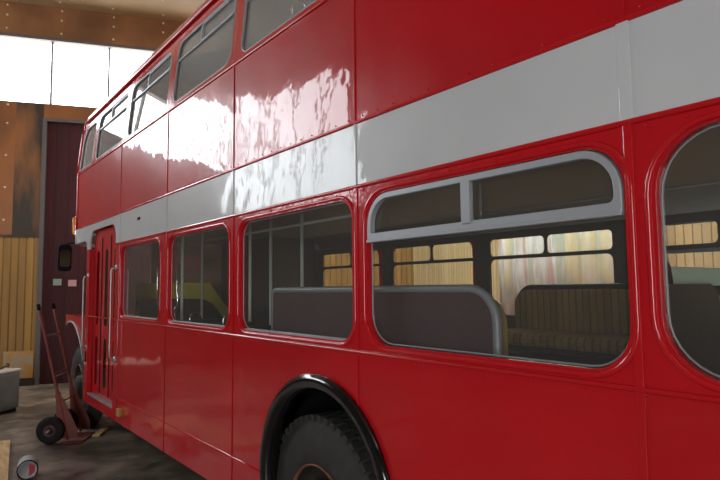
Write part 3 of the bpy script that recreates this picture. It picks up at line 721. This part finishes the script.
for o in (Vector((0,0,0)), AX*(SEP+.04)):
    c = W0 + o + Vector((0, 0, R_))
    w = MB().lathe([(.075, -.030), (.10, -.040), (.135, -.036), (.148, -.018), (.15, 0), (.148, .018), (.135, .036), (.10, .040), (.075, .030)], c, AX, 32).build('wheel', RUBD, ht, label='solid black rubber wheel')
    MB().lathe([(.076, -.028), (.06, -.014), (.03, -.02), (.028, -.045), (.001, -.046)], c, AX, 20).lathe([(.076, .028), (.06, .014), (.03, .02), (.028, .045), (.001, .046)], c, AX, 20).build('hub', mat('maroon_hub', (.05, .012, .012), .5), w)

# ------------------------------------------------------------------ floor clutter
wb = MB(); a = Vector((1.72, 7.40, .0)); d1 = Vector((.50, .86, 0)); d2 = Vector((.86, -.50, 0))
vs = [a + d1*i*.36 + d2*j*.085 + Vector((0,0,z)) for i in (0,1) for j in (0,1) for z in (0,.022)]
wb.add(vs, [(0,1,3,2),(4,6,7,5),(0,4,5,1),(2,3,7,6),(0,2,6,4),(1,5,7,3)])
tag(centre(wb.build('wood_offcut', WOOD, bevel=.002)), 'pale wooden offcut lying on the floor between the hand truck and the bus', 'wood')
pb = MB(); a = Vector((.935, 7.72, 0)); d1 = Vector((-.125, -.99, 0)); d2 = Vector((-.99, .125, 0))
vs = [a + d1*i*1.9 + d2*j*.55 + Vector((0,0,z)) for i in (0,1) for j in (0,1) for z in (0,.035)]
pb.add(vs, [(0,1,3,2),(4,6,7,5),(0,4,5,1),(2,3,7,6),(0,2,6,4),(1,5,7,3)])
tag(centre(pb.build('wooden_board', WOOD, bevel=.003)), 'light wooden board lying flat on the floor at the lower left corner', 'board')
# tin lying on its side
ca = Vector((-.15, -.985, 0)).normalized(); cc = Vector((.885, 6.13, .088))
tn = root('paint_tin', (.885, 6.2, 0), 'silver tin with a dark rim and red label lying on the floor', 'tin')
MB().lathe([(.001, -.20), (.084, -.20), (.086, 0.0)], cc, ca, 32).build('tin_body', SILV, tn)
MB().lathe([(.084, -.006), (.088, -.004), (.088, .008), (.080, .010), (.076, 0.0)], cc, ca, 32).build('tin_rim', BLACKG, tn)
MB().lathe([(.077, 0), (.06, .0), (.058, -.006), (.001, -.006)], cc, ca, 32).build('lid', SILV2, tn)
lb = MB(); sx_ = ca.cross(Vector((0,0,1))); sx_ = -sx_ if sx_.x < 0 else sx_
o_ = cc + ca*.002
lb.add([o_ + sx_*.012 + Vector((0,0,-.055)), o_ + sx_*.058 + Vector((0,0,-.03)), o_ + sx_*.055 + Vector((0,0,.035)), o_ + sx_*.012 + Vector((0,0,.05))], [(0,1,2,3)])
lb.build('tin_label', LABR, tn, solid=.002)
# grey steel cabinet with tools on top
kx = Vector((.77, .63, 0)).normalized(); ky = Vector((-.63, .77, 0)).normalized(); c0 = Vector((1.268, 9.66, 0))
cab = root('steel_cabinet', c0 - kx*.5 + ky*.3, 'low grey sheet steel cabinet standing at the left edge', 'cabinet')
def kbox(u0, u1, v0, v1, z0, z1):
    vs = [c0 - kx*u + ky*v + Vector((0,0,z)) for u in (u0, u1) for v in (v0, v1) for z in (z0, z1)]
    return MB().add(vs, [(0,1,3,2),(4,6,7,5),(0,4,5,1),(2,3,7,6),(0,2,6,4),(1,5,7,3)])
kbox(0, 1.1, 0, .62, .05, .57).build('body', BOXG, cab, bevel=.03)
kbox(.03, 1.07, .03, .59, 0, .05).build('plinth', BLACK, cab)
kbox(-.008, 1.108, -.008, .628, .57, .60).build('worktop', PAPER, cab, bevel=.006, label='pale cream worktop')
kbox(.10, 1.0, -.008, 0.0, .12, .52).build('door', BOXG, cab, bevel=.003)
def kpt(u, v, z): return c0 - kx*u + ky*v + Vector((0, 0, z))
t1 = MB().tube([kpt(.34, .10, .625), kpt(.20, .12, .63), kpt(.10, .14, .65), kpt(.04, .2, .64)], .018, 8)
t1.lathe([(.001, -.02), (.035, -.02), (.035, .02), (.001, .02)], kpt(.06, .17, .645), (1, 0, 0), 6, False)
tag(centre(t1.build('spanner', RUST)), 'rusty spanner lying on the worktop of the grey cabinet', 'tool')
t2 = MB().tube([kpt(.42, .3, .62), kpt(.30, .3, .70), kpt(.16, .35, .70), kpt(.05, .4, .63)], .014, 8)
tag(centre(t2.build('bent_pipe', RUST)), 'bent brown pipe standing in a low arch on the grey cabinet', 'pipe')
# nail heads
for k in range(-7, 9):
    for v, z, up in ((-.035, 6.82, 0), (-.45, HC-.006, 1), (-1.5, HC-.006, 1), (-2.6, HC-.006, 1)):
        pass
nh = MB()
for k in range(-7, 9):
    for z in (6.6, 6.86, 7.05): nh.lathe([(.022, 0), (.018, .012), (.001, .014)], G(-.42 + k*.92, -.02, z), tuple(-EY), 8)
    for v in (-.25, -.9, -1.55, -2.2, -2.85, -3.5): nh.lathe([(.022, 0), (.018, .012), (.001, .014)], G(-.42 + k*.92, v, HC), (0, 0, -1), 8)
for z in (3.0, 3.6, 4.2, 4.8, 5.15): nh.lathe([(.022, 0), (.018, .012), (.001, .014)], G(-.36, 0, z), tuple(-EY), 8)
struct(nh.build('trim_40', mat('pale_nail_head', (.6, .5, .35), .4, .3)))
# whitish scuffed sheet at the foot of the yellow boards
sc = gbox(-.28, .20, -.012, -.002, .14, .62, 'scuffed_sheet', mat('pale_scuffed_sheet', (.36, .29, .19), .6, var=(5, (.50, .22, .03), .45, .6)), False)
tag(centre(sc), 'pale scuffed sheet fixed at the foot of the yellow boards', 'sheet')

# paint-streaked curtain hanging on the far wall, seen through the bus
def streaks():
    m = bpy.data.materials.new('streaked_cloth'); m.use_nodes = True; nt = m.node_tree; N = nt.nodes.new; L = nt.links.new; b = nt.nodes['Principled BSDF']
    tc = N('ShaderNodeTexCoord'); mp = N('ShaderNodeMapping'); mp.inputs['Scale'].default_value = (2.6, 2.6, .35); L(tc.outputs['Object'], mp.inputs[0])
    n = N('ShaderNodeTexNoise'); n.inputs['Scale'].default_value = 1.6; n.inputs['Detail'].default_value = 3; L(mp.outputs[0], n.inputs['Vector'])
    r = N('ShaderNodeValToRGB'); e = r.color_ramp.elements; e[0].position = .3; e[0].color = (.72, .70, .62, 1); e[1].position = .72; e[1].color = (.48, .32, .24, 1)
    for p, c in ((.42, (.70, .58, .30)), (.50, (.46, .50, .38)), (.56, (.74, .71, .66)), (.64, (.58, .44, .36))): q = e.new(p); q.color = (*c, 1)
    L(n.outputs['Fac'], r.inputs[0]); L(r.outputs[0], b.inputs['Base Color']); b.inputs['Roughness'].default_value = .8
    return m
def gcurtain(v0, v1, z0, z1, name, m, label):
    rows = []
    for z in (z0, (z0+z1)/2, z1):
        rows.append([G(UR-.10 + .035*math.sin(k*1.1), v0+(v1-v0)*k/60, z) for k in range(61)])
    o = MB().grid(rows).build(name, m, solid=.006); tag(centre(o), label, 'curtain'); return o
STR = streaks()
gcurtain(-7.0, -3.75, .9, 2.75, 'streaked_curtain', STR, 'paint-streaked cloth hanging on the yellow wall, seen through the bus windows')

# ------------------------------------------------------------------ light
w = bpy.data.worlds.new('sky'); SC.world = w; w.use_nodes = True
bg = w.node_tree.nodes['Background']; bg.inputs[0].default_value = (.93, .97, 1.0, 1); bg.inputs[1].default_value = 10.0
def portal(c, rx, rz, sx, sy, name):
    l = bpy.data.lights.new(name, 'AREA'); l.shape = 'RECTANGLE'; l.size = sx; l.size_y = sy; l.cycles.is_portal = True
    o = bpy.data.objects.new(name, l); COL.objects.link(o); o.location = c; o.rotation_euler = (rx, 0, rz)
    return o
ang = math.atan2(EX.y, EX.x)
def aim(o, d): o.rotation_euler = Vector(d).to_track_quat('-Z', 'Y').to_euler()
o = portal(G((UL+UR)/2, .15, (WZ0+WZ1)/2), 0, 0, UR-UL, WZ1-WZ0, 'window_portal'); aim(o, -EY)
o = portal(G(-1.6, VB-.1, 1.8), 0, 0, 4.0, 3.6, 'fill_doorway_portal'); aim(o, EY)  # sampling portal of the added doorway
o = portal(G(UL-.12, -1.9, 5.37), 0, 0, 3.8, 2.75, 'glare_window_portal'); aim(o, EX)  # sampling portal of the unseen glare windows
o = portal(G(6.2, -8.5, HC+.12), 0, 0, 1, 1, 'added_rooflight_portal')  # sampling portal of the added rooflight
o.data.size, o.data.size_y = 2.6, 14
o.rotation_euler = (0, 0, ang)

# ------------------------------------------------------------------ camera
cam = bpy.data.cameras.new('camera'); co = bpy.data.objects.new('camera', cam); COL.objects.link(co)
f, yaw, pit, rol = 580, .6554, .081, -.0118
cam.sensor_width = 36; cam.lens = f/720*36; cam.clip_start = .05
F = Vector((math.sin(yaw)*math.cos(pit), math.cos(yaw)*math.cos(pit), math.sin(pit)))
Rr = Vector((math.cos(yaw), -math.sin(yaw), 0)); U = Rr.cross(F)
R2 = Rr*math.cos(rol) + U*math.sin(rol); U2 = -Rr*math.sin(rol) + U*math.cos(rol)
co.matrix_world = Matrix(((R2.x, U2.x, -F.x, 0), (R2.y, U2.y, -F.y, 0), (R2.z, U2.z, -F.z, 1.702), (0, 0, 0, 1)))
SC.camera = co
vs_ = SC.view_settings; vs_.view_transform = 'Standard'; vs_.look = 'None'; vs_.exposure = 0.0; vs_.gamma = 1; vs_.use_curve_mapping = False
